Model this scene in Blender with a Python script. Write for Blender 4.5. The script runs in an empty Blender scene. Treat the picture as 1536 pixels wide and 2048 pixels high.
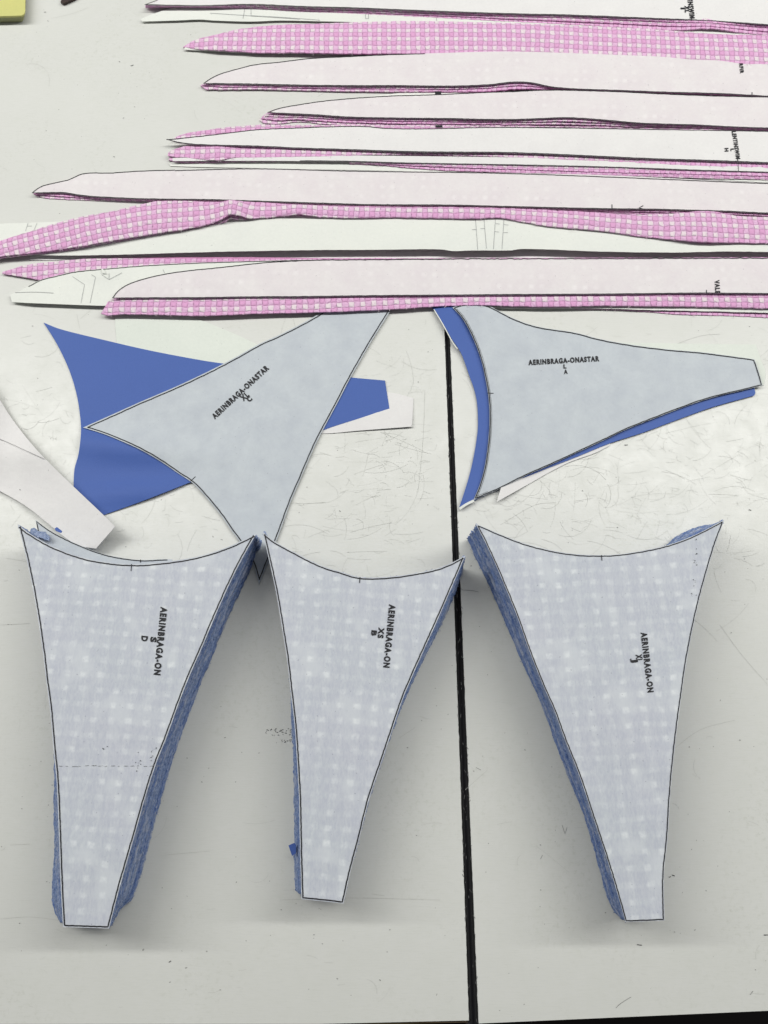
import bpy, math, random
from mathutils import Vector, noise
from mathutils.geometry import delaunay_2d_cdt
random.seed(7)
S = bpy.context.scene
C = S.collection
# ------------------------------------------------------------------ camera
TILT = math.radians(16.1); F = 1550.0; CH = 0.85
cd = bpy.data.cameras.new('camera'); cam = bpy.data.objects.new('camera', cd); C.objects.link(cam)
cam.location = (0, 0, CH); cam.rotation_euler = (TILT, 0, 0)
cd.sensor_fit = 'VERTICAL'; cd.sensor_height = 36; cd.lens = F/2048*36
cd.clip_start = 0.02; cd.clip_end = 50
S.camera = cam
# ------------------------------------------------------------------ light
W = bpy.data.worlds.new('World'); S.world = W; W.use_nodes = True
bg = W.node_tree.nodes['Background']; bg.inputs[0].default_value = (0.94, 0.96, 1.0, 1); bg.inputs[1].default_value = 0.145
def area(name, loc, aim, sx, sy, power, col):
    l = bpy.data.lights.new(name, 'AREA'); l.shape = 'RECTANGLE'; l.size = sx; l.size_y = sy; l.energy = power; l.color = col
    o = bpy.data.objects.new(name, l); C.objects.link(o); o.location = loc
    o.rotation_euler = (Vector(aim)-Vector(loc)).to_track_quat('-Z', 'Y').to_euler()
    return o
for X, L, E in ((-3.9, 4.0, 134), (-1.35, 1.1, 25), (0, 1.6, 19), (1.35, 1.1, 25), (3.9, 4.0, 134)):
    area('ceiling_tube_light', (X, 1.45, 3.0), (X, 1.45, 0), L, 0.26, E, (1.0, 0.995, 0.95))
vs = S.view_settings
vs.view_transform = 'Standard'; vs.look = 'None'; vs.exposure = 0.0; vs.gamma = 1.0; vs.use_curve_mapping = False
# ------------------------------------------------------------------ geometry helpers
ca, sa = math.cos(TILT), math.sin(TILT)
def P(px, py, z=0.0):
    """table point at height z, in metres, measured off the photograph"""
    x = (px-768)/F; y = -(py-1024)/F
    dx, dy, dz = x, y*ca+sa, y*sa-ca
    t = (z-CH)/dz
    return Vector((dx*t, dy*t, z))
def catmull(pts, step, closed=False, corner=32):
    n = len(pts); pts = [Vector(p[:2]) for p in pts]
    def is_corner(i):
        if not closed and (i == 0 or i == n-1): return True
        a = pts[i]-pts[i-1]; b = pts[(i+1) % n]-pts[i]
        if a.length < 1e-6 or b.length < 1e-6: return True
        return math.degrees(a.angle(b)) > corner
    out = []
    for i in range(n if closed else n-1):
        p1, p2 = pts[i], pts[(i+1) % n]
        p0 = p1-(p2-p1) if is_corner(i) else pts[i-1]
        p3 = p2+(p2-p1) if is_corner((i+1) % n) else pts[(i+2) % n]
        L = (p2-p1).length; k = max(1, int(round(L/step)))
        m1 = (p2-p0)/max((p2-p0).length, 1e-6)*L; m2 = (p3-p1)/max((p3-p1).length, 1e-6)*L
        for j in range(k):
            t = j/k
            out.append((2*t**3-3*t*t+1)*p1+(t**3-2*t*t+t)*m1+(-2*t**3+3*t*t)*p2+(t**3-t*t)*m2)
    if not closed: out.append(pts[-1])
    return out
def area2(p): return sum(p[i-1].x*p[i].y-p[i].x*p[i-1].y for i in range(len(p)))
def offset(poly, d, closed=True):
    """inward for d > 0"""
    s = 1 if area2(poly) > 0 else -1; n = len(poly); out = []
    for i in range(n):
        a = (poly[i]-poly[i-1]).normalized() if (closed or i > 0) else (poly[1]-poly[0]).normalized()
        b = (poly[(i+1) % n]-poly[i]).normalized() if (closed or i < n-1) else a
        na = Vector((-a.y, a.x)); nb = Vector((-b.y, b.x)); m = na+nb
        if m.length < 1e-4: m = na
        m.normalize(); c = max(0.22, m.dot(na))
        out.append(poly[i]+m*(s*d/c))
    return out
def jig(poly, amp, freq, seed, closed=True):
    off = offset(poly, 1.0, closed)
    return [p+(o-p)*(amp*(noise.noise(Vector((p.x*freq, p.y*freq, seed)))+0.6*noise.noise(Vector((p.x*freq*3.1, p.y*freq*3.1, seed+5))))) for p, o in zip(poly, off)]
def tag(o, label=None, cat=None, group=None, kind=None):
    if label: o['label'] = label
    if cat: o['category'] = cat
    if group: o['group'] = group
    if kind: o['kind'] = kind
    return o
def link(name, verts, faces, mat, parent=None, uvs=None, smooth=False, org=None):
    me = bpy.data.meshes.new(name)
    if parent is not None: org = Vector(parent.get('_o'))
    elif org is None:
        c = sum((Vector(v) for v in verts), Vector())/len(verts); org = Vector((c.x, c.y, min(v[2] for v in verts)))
    me.from_pydata([tuple(Vector(v)-org) for v in verts], [], faces)
    if isinstance(mat, (list, tuple)):
        for m in mat: me.materials.append(m)
    else: me.materials.append(mat)
    if uvs:
        l = me.uv_layers.new(name='UVMap')
        for lp in me.loops: l.data[lp.index].uv = uvs[lp.vertex_index]
    if smooth:
        for p in me.polygons: p.use_smooth = True
    me.update()
    o = bpy.data.objects.new(name, me); C.objects.link(o); o['_o'] = tuple(org)
    if parent is not None: o.parent = parent
    else: o.location = org
    return o
def zf(z): return z if callable(z) else (lambda x, y: z)
def piece(name, outline, z, thick, mat, parent=None, grid=14, step=6, jit=0, jfreq=0.12, spine=None, pitch=(1.32, 1.42), phase=(0, 0), smooth_edges=True, flat=False):
    """a cut sheet: outline on the photograph, its own height above the table, its own thickness"""
    z = zf(z)
    poly = catmull(outline, step, True) if smooth_edges else [Vector(p) for p in outline]
    if jit: poly = jig(poly, jit, jfreq, random.random()*50)
    n = len(poly)
    xs = [p.x for p in poly]; ys = [p.y for p in poly]
    co = [p.copy() for p in poly]
    if not flat:
        gx = min(xs)
        while gx < max(xs):
            gy = min(ys)
            while gy < max(ys):
                q = Vector((gx+random.uniform(-.15, .15)*grid, gy+random.uniform(-.15, .15)*grid))
                ins = False
                for i in range(n):
                    a, b = poly[i-1], poly[i]
                    if (a.y > q.y) != (b.y > q.y) and q.x < (b.x-a.x)*(q.y-a.y)/(b.y-a.y)+a.x: ins = not ins
                if ins: co.append(q)
                gy += grid
            gx += grid
    r = delaunay_2d_cdt(co, [], [list(range(n))], 1, 1e-4)
    vc, fc = r[0], r[2]
    top = [P(v.x, v.y, z(v.x, v.y)) for v in vc]
    # faces up
    F2 = []
    for f in fc:
        a, b, c = (top[i] for i in f[:3])
        F2.append(list(f) if (b-a).cross(c-a).z > 0 else list(reversed(f)))
    m = len(top)
    bot = [v-Vector((0, 0, thick)) for v in top]
    cnt = {}
    for f in F2:
        for i in range(len(f)): cnt[(f[i], f[(i+1) % len(f)])] = 1
    rim = [(a, b) for (a, b) in cnt if (b, a) not in cnt]
    extra, src, sides = [], [], []
    for a, b in rim:
        k = 2*m+len(extra); extra += [bot[a], bot[b], top[b], top[a]]; src += [a, b, b, a]; sides.append([k, k+1, k+2, k+3])
    faces = F2+[[i+m for i in reversed(f)] for f in F2]+sides
    uvs = None
    if spine is not None:
        # weave follows a spine line: u along, v across, in units of the check pitch
        sp = [P(p.x, p.y, 0.0) for p in catmull(spine, 12)]
        cum = [0]
        for a, b in zip(sp, sp[1:]): cum.append(cum[-1]+(b-a).length)
        uvs = []
        for v in top:
            # project along the line of sight onto the spine's plane is not needed: x picks the spine segment
            lo = 0
            for k in range(len(sp)-1):
                if sp[k].x <= v.x: lo = k
            a, b = sp[lo], sp[lo+1]
            d = (b-a); L = d.length; d.normalize(); w = v-a
            uu = cum[lo]+w.x*d.x+w.y*d.y; vv = -w.x*d.y+w.y*d.x
            uvs.append((uu*100/pitch[0]+phase[0], vv*100/pitch[1]+phase[1]))
        uvs = uvs+uvs+[uvs[i] for i in src]
    o = link(name, top+bot+extra, faces, mat, parent, uvs)
    for p in o.data.polygons[:len(F2)]: p.use_smooth = True
    o['_n'] = 0
    return o, poly
def ribbon(V, Fc, pts, z, w, eps=0.0005, closed=False, wob=0.0):
    z = zf(z)
    if wob: pts = [p+Vector((random.uniform(-wob, wob), random.uniform(-wob, wob))) for p in pts]
    q = [P(p.x, p.y, z(p.x, p.y)+eps) for p in pts]
    if closed: q.append(q[0].copy())
    b = len(V)
    for i, p in enumerate(q):
        d = q[min(i+1, len(q)-1)]-q[max(i-1, 0)]
        d.z = 0
        if d.length < 1e-9: d = Vector((1, 0, 0))
        d.normalize(); n = Vector((-d.y, d.x, 0))*(w/2)
        V += [p-n, p+n]
    for i in range(len(q)-1): Fc.append([b+2*i+1, b+2*i, b+2*i+2, b+2*i+3])
def lines(name, segs, z, w, mat, parent, eps=0.0005, wob=0.0, step=6):
    if name == 'pencil_marks': return [lines('pencil_mark', [q], z, w, mat, parent, eps, wob, step) for q in segs]
    V, Fc = [], []
    for s in segs: ribbon(V, Fc, catmull(s, step), z, w, eps, False, wob)
    return link(name, V, Fc, mat, parent)
def text(s, x, y, dx, dy, length, height, z, mat, parent, name='printed_code', bold=0.050, eps=0.0006, slant=0.0):
    """lettering whose baseline starts at (x, y), runs along (dx, dy) for `length` and stands `height` tall on the sheet"""
    z = zf(z)
    c = bpy.data.curves.new('t', 'FONT'); c.body = s; c.offset = bold; c.space_character = 1.22; c.resolution_u = 3
    o = bpy.data.objects.new('t', c); C.objects.link(o)
    bpy.context.view_layer.update()
    dg = bpy.context.evaluated_depsgraph_get()
    me = bpy.data.meshes.new_from_object(o.evaluated_get(dg))
    xs = [v.co.x for v in me.vertices]; ys = [v.co.y for v in me.vertices]
    x0, x1, y0, y1 = min(xs), max(xs), min(ys), max(ys)
    d = Vector((dx, dy)).normalized(); up = Vector((d.y, -d.x))
    V = []
    for v in me.vertices:
        a = (v.co.x-x0)/(x1-x0)*length; b = (v.co.y-y0)/(y1-y0)*height
        a += b*slant
        q = Vector((x, y))+d*a+up*b
        V.append(P(q.x, q.y, z(q.x, q.y)+eps))
    Fc = [list(p.vertices) for p in me.polygons]
    bpy.data.objects.remove(o); bpy.data.curves.remove(c)
    return link(name, V, Fc, mat, parent)
# ------------------------------------------------------------------ materials
def mat(name):
    m = bpy.data.materials.new(name); m.use_nodes = True
    nt = m.node_tree; b = nt.nodes['Principled BSDF']
    return m, nt, b
def N(nt, t, **kw):
    n = nt.nodes.new(t)
    for k, v in kw.items():
        if k.startswith('i_'): n.inputs[k[2:].replace('_', ' ')].default_value = v
        else: setattr(n, k, v)
    return n
def M(nt, op, a, b=None, c=None):
    n = nt.nodes.new('ShaderNodeMath'); n.operation = op
    for i, v in enumerate((a, b, c)):
        if v is None: continue
        if isinstance(v, (int, float)): n.inputs[i].default_value = v
        else: nt.links.new(v, n.inputs[i])
    return n.outputs[0]
def mix(nt, f, a, b, mode='MIX'):
    n = nt.nodes.new('ShaderNodeMix'); n.data_type = 'RGBA'; n.blend_type = mode
    for i, v in ((0, f), (6, a), (7, b)):
        if isinstance(v, (int, float)): n.inputs[i].default_value = v
        elif isinstance(v, tuple): n.inputs[i].default_value = (*v, 1)
        else: nt.links.new(v, n.inputs[i])
    return n.outputs[2]
def nz(nt, vec, scale, detail=3, rough=.55, dist=0):
    n = N(nt, 'ShaderNodeTexNoise'); n.inputs['Scale'].default_value = scale; n.inputs['Detail'].default_value = detail
    n.inputs['Roughness'].default_value = rough; n.inputs['Distortion'].default_value = dist
    nt.links.new(vec, n.inputs['Vector']); return n.outputs['Fac']
def mapr(nt, v, a, b, c=0.0, d=1.0):
    n = nt.nodes.new('ShaderNodeMapRange'); n.inputs[1].default_value = a; n.inputs[2].default_value = b; n.inputs[3].default_value = c; n.inputs[4].default_value = d
    nt.links.new(v, n.inputs[0]); return n.outputs[0]
def coords(nt, kind='Object', rot=0, scale=(1, 1, 1)):
    t = N(nt, 'ShaderNodeTexCoord'); mp = N(nt, 'ShaderNodeMapping')
    mp.inputs['Rotation'].default_value = (0, 0, math.radians(rot)); mp.inputs['Scale'].default_value = scale
    nt.links.new(t.outputs[kind], mp.inputs['Vector']); return mp.outputs[0]
def bump(nt, b, h, strength, dist):
    n = N(nt, 'ShaderNodeBump'); n.inputs['Strength'].default_value = strength; n.inputs['Distance'].default_value = dist
    nt.links.new(h, n.inputs['Height']); nt.links.new(n.outputs[0], b.inputs['Normal'])
def plain(name, col, rough=.8, spec=.3):
    m, nt, b = mat(name); b.inputs['Base Color'].default_value = (*col, 1); b.inputs['Roughness'].default_value = rough
    b.inputs['Specular IOR Level'].default_value = spec
    c = coords(nt); v = nz(nt, c, 300, 4)
    nt.links.new(mix(nt, mapr(nt, v, .3, .7), tuple(x*.82 for x in col), col), b.inputs['Base Color'])
    return m
def paper(name, col, tint, cloud=.5, scale=18, ghost=0.0):
    m, nt, b = mat(name); c = coords(nt)
    big = mapr(nt, nz(nt, c, scale, 4, .6), .3, .7)
    fine = mapr(nt, nz(nt, c, 260, 3, .7), .3, .7)
    col1 = mix(nt, M(nt, 'MULTIPLY', big, cloud), col, tint)
    if ghost:
        s = N(nt, 'ShaderNodeSeparateXYZ'); nt.links.new(coords(nt, 'Object', 1), s.inputs[0])
        u = mapr(nt, M(nt, 'SINE', M(nt, 'MULTIPLY', s.outputs[0], 2*math.pi/.0132)), -.5, .9)
        v = mapr(nt, M(nt, 'SINE', M(nt, 'MULTIPLY', s.outputs[1], 2*math.pi/.0142)), -.5, .9)
        g = M(nt, 'MULTIPLY', M(nt, 'MULTIPLY', u, v), mapr(nt, nz(nt, c, 30, 2), .45, .7))
        col1 = mix(nt, M(nt, 'MULTIPLY', g, ghost), col1, (.84, .82, .82))
    col1 = mix(nt, M(nt, 'MULTIPLY', fine, .10), col1, tuple(x*.6 for x in tint))
    # rare specks
    sp = mapr(nt, nz(nt, c, 420, 1, .5), .765, .79)
    col1 = mix(nt, M(nt, 'MULTIPLY', sp, .45), col1, (.12, .12, .14))
    nt.links.new(col1, b.inputs['Base Color']); b.inputs['Roughness'].default_value = .62; b.inputs['Specular IOR Level'].default_value = .3
    bump(nt, b, M(nt, 'ADD', M(nt, 'MULTIPLY', nz(nt, c, 14, 3), 1.0), M(nt, 'MULTIPLY', fine, .03)), .30, .010)
    return m
M_pink_paper = paper('pink tinged pattern paper', (.725, .695, .70), (.675, .62, .65), .8, 26, .45)
M_white_paper = paper('white marker paper', (.74, .755, .71), (.68, .70, .67), .6, 12)
M_grey_paper = paper('off white marker paper', (.74, .73, .725), (.68, .665, .67), .6, 20)
M_blue_paper = paper('blue tinged pattern paper', (.535, .575, .61), (.455, .49, .54), .9, 34)
M_thin_paper = paper('thin underlay paper', (.70, .735, .68), (.62, .66, .61), .6, 12)
def stack_paper(name, rot, ph):
    m, nt, b = mat(name); c = coords(nt, 'Object', rot); s = N(nt, 'ShaderNodeSeparateXYZ')
    wob = N(nt, 'ShaderNodeTexNoise'); wob.inputs['Scale'].default_value = 25; nt.links.new(c, wob.inputs['Vector'])
    vm = N(nt, 'ShaderNodeVectorMath', operation='MULTIPLY_ADD'); nt.links.new(wob.outputs['Color'], vm.inputs[0]); vm.inputs[1].default_value = (.009, .009, 0); nt.links.new(c, vm.inputs[2])
    nt.links.new(vm.outputs[0], s.inputs[0])
    X = M(nt, 'ADD', s.outputs[0], ph); Y = s.outputs[1]
    cu = M(nt, 'SINE', M(nt, 'MULTIPLY', X, 2*math.pi/.0172)); cv = M(nt, 'SINE', M(nt, 'MULTIPLY', Y, 2*math.pi/.0142))
    u = mapr(nt, cu, -.02, .82); v = mapr(nt, cv, -.02, .82)
    sq = M(nt, 'MULTIPLY', u, v)                      # pale squares of the check below
    amt = M(nt, 'MULTIPLY', mapr(nt, nz(nt, c, 24, 3), .32, .62), mapr(nt, nz(nt, c, 200, 3, .7), .25, .6))
    spots = M(nt, 'MULTIPLY', sq, amt)
    band = M(nt, 'MULTIPLY', M(nt, 'SUBTRACT', 1.0, u), M(nt, 'SUBTRACT', 1.0, v))
    washed = mapr(nt, nz(nt, c, 22, 2), .52, .64)      # places where the paper stands off the cloth
    grain = mapr(nt, nz(nt, coords(nt, 'Object', rot, (1, .35, 1)), 520, 3, .7), .34, .66)
    base = mix(nt, mapr(nt, nz(nt, c, 9, 3), .35, .65), (.54, .575, .61), (.55, .57, .62))
    base = mix(nt, M(nt, 'MULTIPLY', band, .22), base, (.43, .445, .53))
    base = mix(nt, M(nt, 'MULTIPLY', grain, .55), base, (.40, .425, .51))
    base = mix(nt, M(nt, 'MULTIPLY', washed, .6), base, (.59, .62, .655))
    base = mix(nt, M(nt, 'MULTIPLY', spots, .85), base, (.70, .73, .755))
    sp = mapr(nt, nz(nt, c, 380, 1, .5), .76, .78)
    base = mix(nt, M(nt, 'MULTIPLY', sp, .4), base, (.1, .1, .16))
    nt.links.new(base, b.inputs['Base Color']); b.inputs['Roughness'].default_value = .6; b.inputs['Specular IOR Level'].default_value = .25
    h = M(nt, 'ADD', M(nt, 'MULTIPLY', nz(nt, c, 30, 3), .8), M(nt, 'MULTIPLY', grain, .05))
    bump(nt, b, h, .22, .004)
    return m
M_ink = plain('black plotter ink', (.018, .018, .022), .6)
M_pencil = plain('grey pencil', (.28, .29, .30), .8)
def gingham(name):
    m, nt, b = mat(name)
    t = N(nt, 'ShaderNodeTexCoord')
    oc = coords(nt)
    wob = N(nt, 'ShaderNodeTexNoise'); wob.inputs['Scale'].default_value = 110; nt.links.new(oc, wob.inputs['Vector'])
    vm = N(nt, 'ShaderNodeVectorMath', operation='MULTIPLY_ADD'); nt.links.new(wob.outputs['Color'], vm.inputs[0]); vm.inputs[1].default_value = (.26, .26, 0); nt.links.new(t.outputs['UV'], vm.inputs[2])
    s = N(nt, 'ShaderNodeSeparateXYZ'); nt.links.new(vm.outputs[0], s.inputs[0])
    su = M(nt, 'SINE', M(nt, 'MULTIPLY', s.outputs[0], 2*math.pi)); sv = M(nt, 'SINE', M(nt, 'MULTIPLY', s.outputs[1], 2*math.pi))
    a = mapr(nt, su, -.38, -.10); c_ = mapr(nt, sv, -.38, -.10)
    f = M(nt, 'MULTIPLY', M(nt, 'ADD', a, c_), .5)
    r = N(nt, 'ShaderNodeValToRGB'); e = r.color_ramp.elements
    e[0].position = .0; e[0].color = (.76, .67, .71, 1); e[1].position = 1; e[1].color = (.69, .365, .60, 1)
    k = r.color_ramp.elements.new(.5); k.color = (.745, .475, .685, 1)
    nt.links.new(f, r.inputs[0])
    # pucker crease shade painted into the borders of the squares, broken up by noise
    au = M(nt, 'ABSOLUTE', su); av = M(nt, 'ABSOLUTE', sv)
    edge = M(nt, 'SUBTRACT', 1.0, mapr(nt, M(nt, 'MINIMUM', au, av), .0, .30))
    brk = mapr(nt, nz(nt, oc, 190, 2), .42, .62)
    st = M(nt, 'MULTIPLY', edge, brk)
    col = mix(nt, M(nt, 'MULTIPLY', st, .28), r.outputs[0], (.33, .13, .27))
    fib = mapr(nt, nz(nt, oc, 900, 3, .7), .3, .7)
    col = mix(nt, M(nt, 'MULTIPLY', fib, .12), col, (.42, .2, .35))
    nt.links.new(col, b.inputs['Base Color']); b.inputs['Roughness'].default_value = .95; b.inputs['Specular IOR Level'].default_value = .15
    puff = M(nt, 'POWER', M(nt, 'MULTIPLY', au, av), .35)
    diag = M(nt, 'SINE', M(nt, 'MULTIPLY', M(nt, 'ADD', s.outputs[0], s.outputs[1]), 2*math.pi))
    h = M(nt, 'ADD', M(nt, 'ADD', M(nt, 'MULTIPLY', puff, .9), M(nt, 'MULTIPLY', nz(nt, oc, 230, 3), .9)), M(nt, 'MULTIPLY', M(nt, 'MULTIPLY', diag, M(nt, 'SUBTRACT', 1.0, f)), .35))
    bump(nt, b, h, .9, .0019)
    return m
M_ging = gingham('pink gingham seersucker')
def cloth(name, col, dark, scale=600, rough=.9, sheen=.0):
    m, nt, b = mat(name); c = coords(nt)
    v = mapr(nt, nz(nt, c, scale, 3, .7), .3, .7); v2 = mapr(nt, nz(nt, c, 20, 3), .3, .7)
    col1 = mix(nt, M(nt, 'MULTIPLY', v, .6), col, dark); col1 = mix(nt, M(nt, 'MULTIPLY', v2, .25), col1, dark)
    nt.links.new(col1, b.inputs['Base Color']); b.inputs['Roughness'].default_value = rough; b.inputs['Specular IOR Level'].default_value = .25
    b.inputs['Sheen Weight'].default_value = sheen
    bump(nt, b, v, .25, .0004)
    return m
M_pink = cloth('pink cloth edge', (.62, .30, .50), (.42, .16, .32), 500)
M_blue = cloth('smooth blue lining', (.066, .128, .40), (.055, .108, .345), 900, .55, .05)
M_thread = plain('pale pink thread', (.66, .52, .60), .9)
M_lint = plain('grey seam dust', (.16, .16, .16), .9)
M_dark = plain('dark brown leather', (.05, .035, .03), .5)
def terry(name, a, bcol, pale):
    m, nt, b = mat(name); c = coords(nt, 'Object', 0, (1, 1, 1.0))
    v = nz(nt, coords(nt, 'Object', 0, (1, 1, 2.2)), 330, 5, .8); w = nz(nt, coords(nt, 'Object', 0, (1, 1, 5)), 60, 3)
    col = mix(nt, mapr(nt, v, .42, .58), tuple(x*.92 for x in a), tuple(x*1.12 for x in bcol))
    col = mix(nt, M(nt, 'MULTIPLY', mapr(nt, w, .54, .66), .6), col, pale)
    sp = mapr(nt, nz(nt, coords(nt, 'Object', 0, (1, 1, 2.5)), 330, 3, .6), .60, .72)
    col = mix(nt, M(nt, 'MULTIPLY', sp, .45), col, pale)
    nt.links.new(col, b.inputs['Base Color']); b.inputs['Roughness'].default_value = 1; b.inputs['Specular IOR Level'].default_value = .05
    b.inputs['Sheen Weight'].default_value = .15
    bump(nt, b, nz(nt, c, 420, 4, .8), .8, .0022)
    return m
M_terry = [terry('blue terry cut edge', (.14, .215, .42), (.26, .33, .51), (.50, .53, .62)),
           terry('deep blue terry cut edge', (.10, .17, .41), (.20, .275, .48), (.45, .49, .60)),
           terry('pale blue terry cut edge', (.20, .27, .45), (.32, .38, .54), (.57, .59, .64))]
def table_mat():
    m, nt, b = mat('worn white laminate'); c = coords(nt)
    big = mapr(nt, nz(nt, c, 3.2, 4), .35, .65)
    mid = mapr(nt, nz(nt, c, 40, 5, .65), .35, .7)
    col = mix(nt, big, (.615, .62, .595), (.645, .65, .625))
    col = mix(nt, M(nt, 'MULTIPLY', mid, .16), col, (.50, .52, .46))
    # fine brushed grain and grime
    s1 = nz(nt, coords(nt, 'Object', 2, (1, 14, 1)), 70, 4, .7); s2 = nz(nt, coords(nt, 'Object', 88, (1, 12, 1)), 60, 4, .7)
    col = mix(nt, M(nt, 'MULTIPLY', mapr(nt, s1, .5, .75), .16), col, (.40, .42, .37))
    col = mix(nt, M(nt, 'MULTIPLY', mapr(nt, s2, .52, .75), .10), col, (.42, .42, .36))
    grime = M(nt, 'MULTIPLY', mapr(nt, nz(nt, c, 7, 3), .45, .65), mapr(nt, nz(nt, c, 190, 5, .75), .52, .68))
    col = mix(nt, M(nt, 'MULTIPLY', grime, .30), col, (.34, .36, .28))
    sp = mapr(nt, nz(nt, c, 210, 1, .5), .775, .79)
    col = mix(nt, M(nt, 'MULTIPLY', sp, .6), col, (.15, .15, .14))
    nt.links.new(col, b.inputs['Base Color'])
    nt.links.new(mapr(nt, mid, 0, 1, .30, .42), b.inputs['Roughness']); b.inputs['Specular IOR Level'].default_value = .5
    bump(nt, b, M(nt, 'ADD', mid, s1), .05, .001)
    return m
M_table = table_mat()
M_seam = plain('black rubber', (.010, .010, .012), .42, .5)
M_edge = plain('table edge band', (.30, .22, .13), .5)
M_yellow = paper('yellow note paper', (.60, .58, .21), (.52, .52, .20), .6, 30)
M_floor = plain('dark floor', (.012, .008, .008), .7)
M_scr = plain('scuffed laminate', (.525, .53, .50), .7)
M_scd = plain('dark lint', (.09, .09, .09), .8)
# ------------------------------------------------------------------ setting
o = link('floor', [(-4, -4, -.86), (4, -4, -.86), (4, 4, -.86), (-4, 4, -.86)], [[0, 1, 2, 3]], M_floor); tag(o, kind='structure')
table = bpy.data.objects.new('cutting_table', None); C.objects.link(table); table.location = (0, 0, 0); table['_o'] = (0, 0, 0)
tag(table, 'worn white laminate cutting table with a black seam between its two boards, under everything', 'table')
def seam_at(which, y):
    a, b = (P(938, 2048), P(888, 640)) if which == 0 else (P(957.5, 2048), P(898.5, 640))
    t = (y-a.y)/(b.y-a.y); return a.x+(b.x-a.x)*t
def board(pts, name='tabletop'):
    n = len(pts); V = [Vector((x, y, 0)) for x, y in pts]+[Vector((x, y, -.03)) for x, y in pts]
    Fc = [list(range(n)), [i+n for i in reversed(range(n))]]+[[i, i+n, (i+1) % n+n, (i+1) % n] for i in range(n)]
    return link(name, V, Fc, M_table, table)
def edge_run(which, y0, y1, n=420):
    return [(seam_at(which, y0+(y1-y0)*i/n)+.0005*noise.noise(Vector((i*.9, which*9, 0)))+.0004*max(0, noise.noise(Vector((i*.37, which*5, 3)))), y0+(y1-y0)*i/n) for i in range(n+1)]
yl = P(800, 2046.5).y; yl2 = P(936, 2041).y
bl = [(-1.3, P(300, 2049).y)]+[(P(636, 2048).x, P(636, 2048).y), (P(700, 2047).x, yl)]+edge_run(0, yl2, 1.7)+[(-1.3, 1.7)]
board(bl)
e0 = P(957, 2047); e1 = P(1536, 2021.5); sl = (e1.y-e0.y)/(e1.x-e0.x)
br = [(1.4, e0.y+sl*(1.4-e0.x)), (1.4, 1.7)]+list(reversed(edge_run(1, e0.y, 1.7)))
board(br)
V = []; Fc = []
for i in range(2):
    y = (-.36, 1.7)[i]
    for k, (t, zz) in enumerate(((-.3, -.004), (.1, -.0032), (.3, -.0012), (.5, -.0034), (.7, -.0012), (.9, -.0032), (1.3, -.004))):
        a, b2 = seam_at(0, y), seam_at(1, y); V.append((a+(b2-a)*t, y, zz))
for k in range(6): Fc.append([k, k+1, k+8, k+7])
link('seam_strip', V, Fc, M_seam, table)
V, Fc = [], []
for k in range(150):
    y = random.uniform(-.34, .55); a, b2 = seam_at(0, y), seam_at(1, y); x = a+(b2-a)*random.choice([random.gauss(.5, .2), random.gauss(.02, .05), random.gauss(.98, .05)]); L = random.uniform(.0004, .0022); t = random.gauss(1.57, .5); w = random.uniform(.0001, .0003)
    d = Vector((math.cos(t), math.sin(t), 0))*L; n_ = Vector((-math.sin(t), math.cos(t), 0))*w; p = Vector((x, y, .0004)); c0 = len(V); V += [p-d-n_, p-d+n_, p+d+n_, p+d-n_]; Fc.append([c0+3, c0+2, c0+1, c0])
link('seam_lint', V, Fc, M_lint, table)['kind'] = 'stuff'
# brown band on the front edge of the left board
a = P(560, 2049); b2 = P(936, 2042.5)
link('edge_band', [(a.x, a.y-.001, -.0005), (b2.x, b2.y-.001, -.0005), (b2.x, b2.y-.004, -.02), (a.x, a.y-.004, -.02)], [[0, 3, 2, 1]], M_edge, table)
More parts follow.
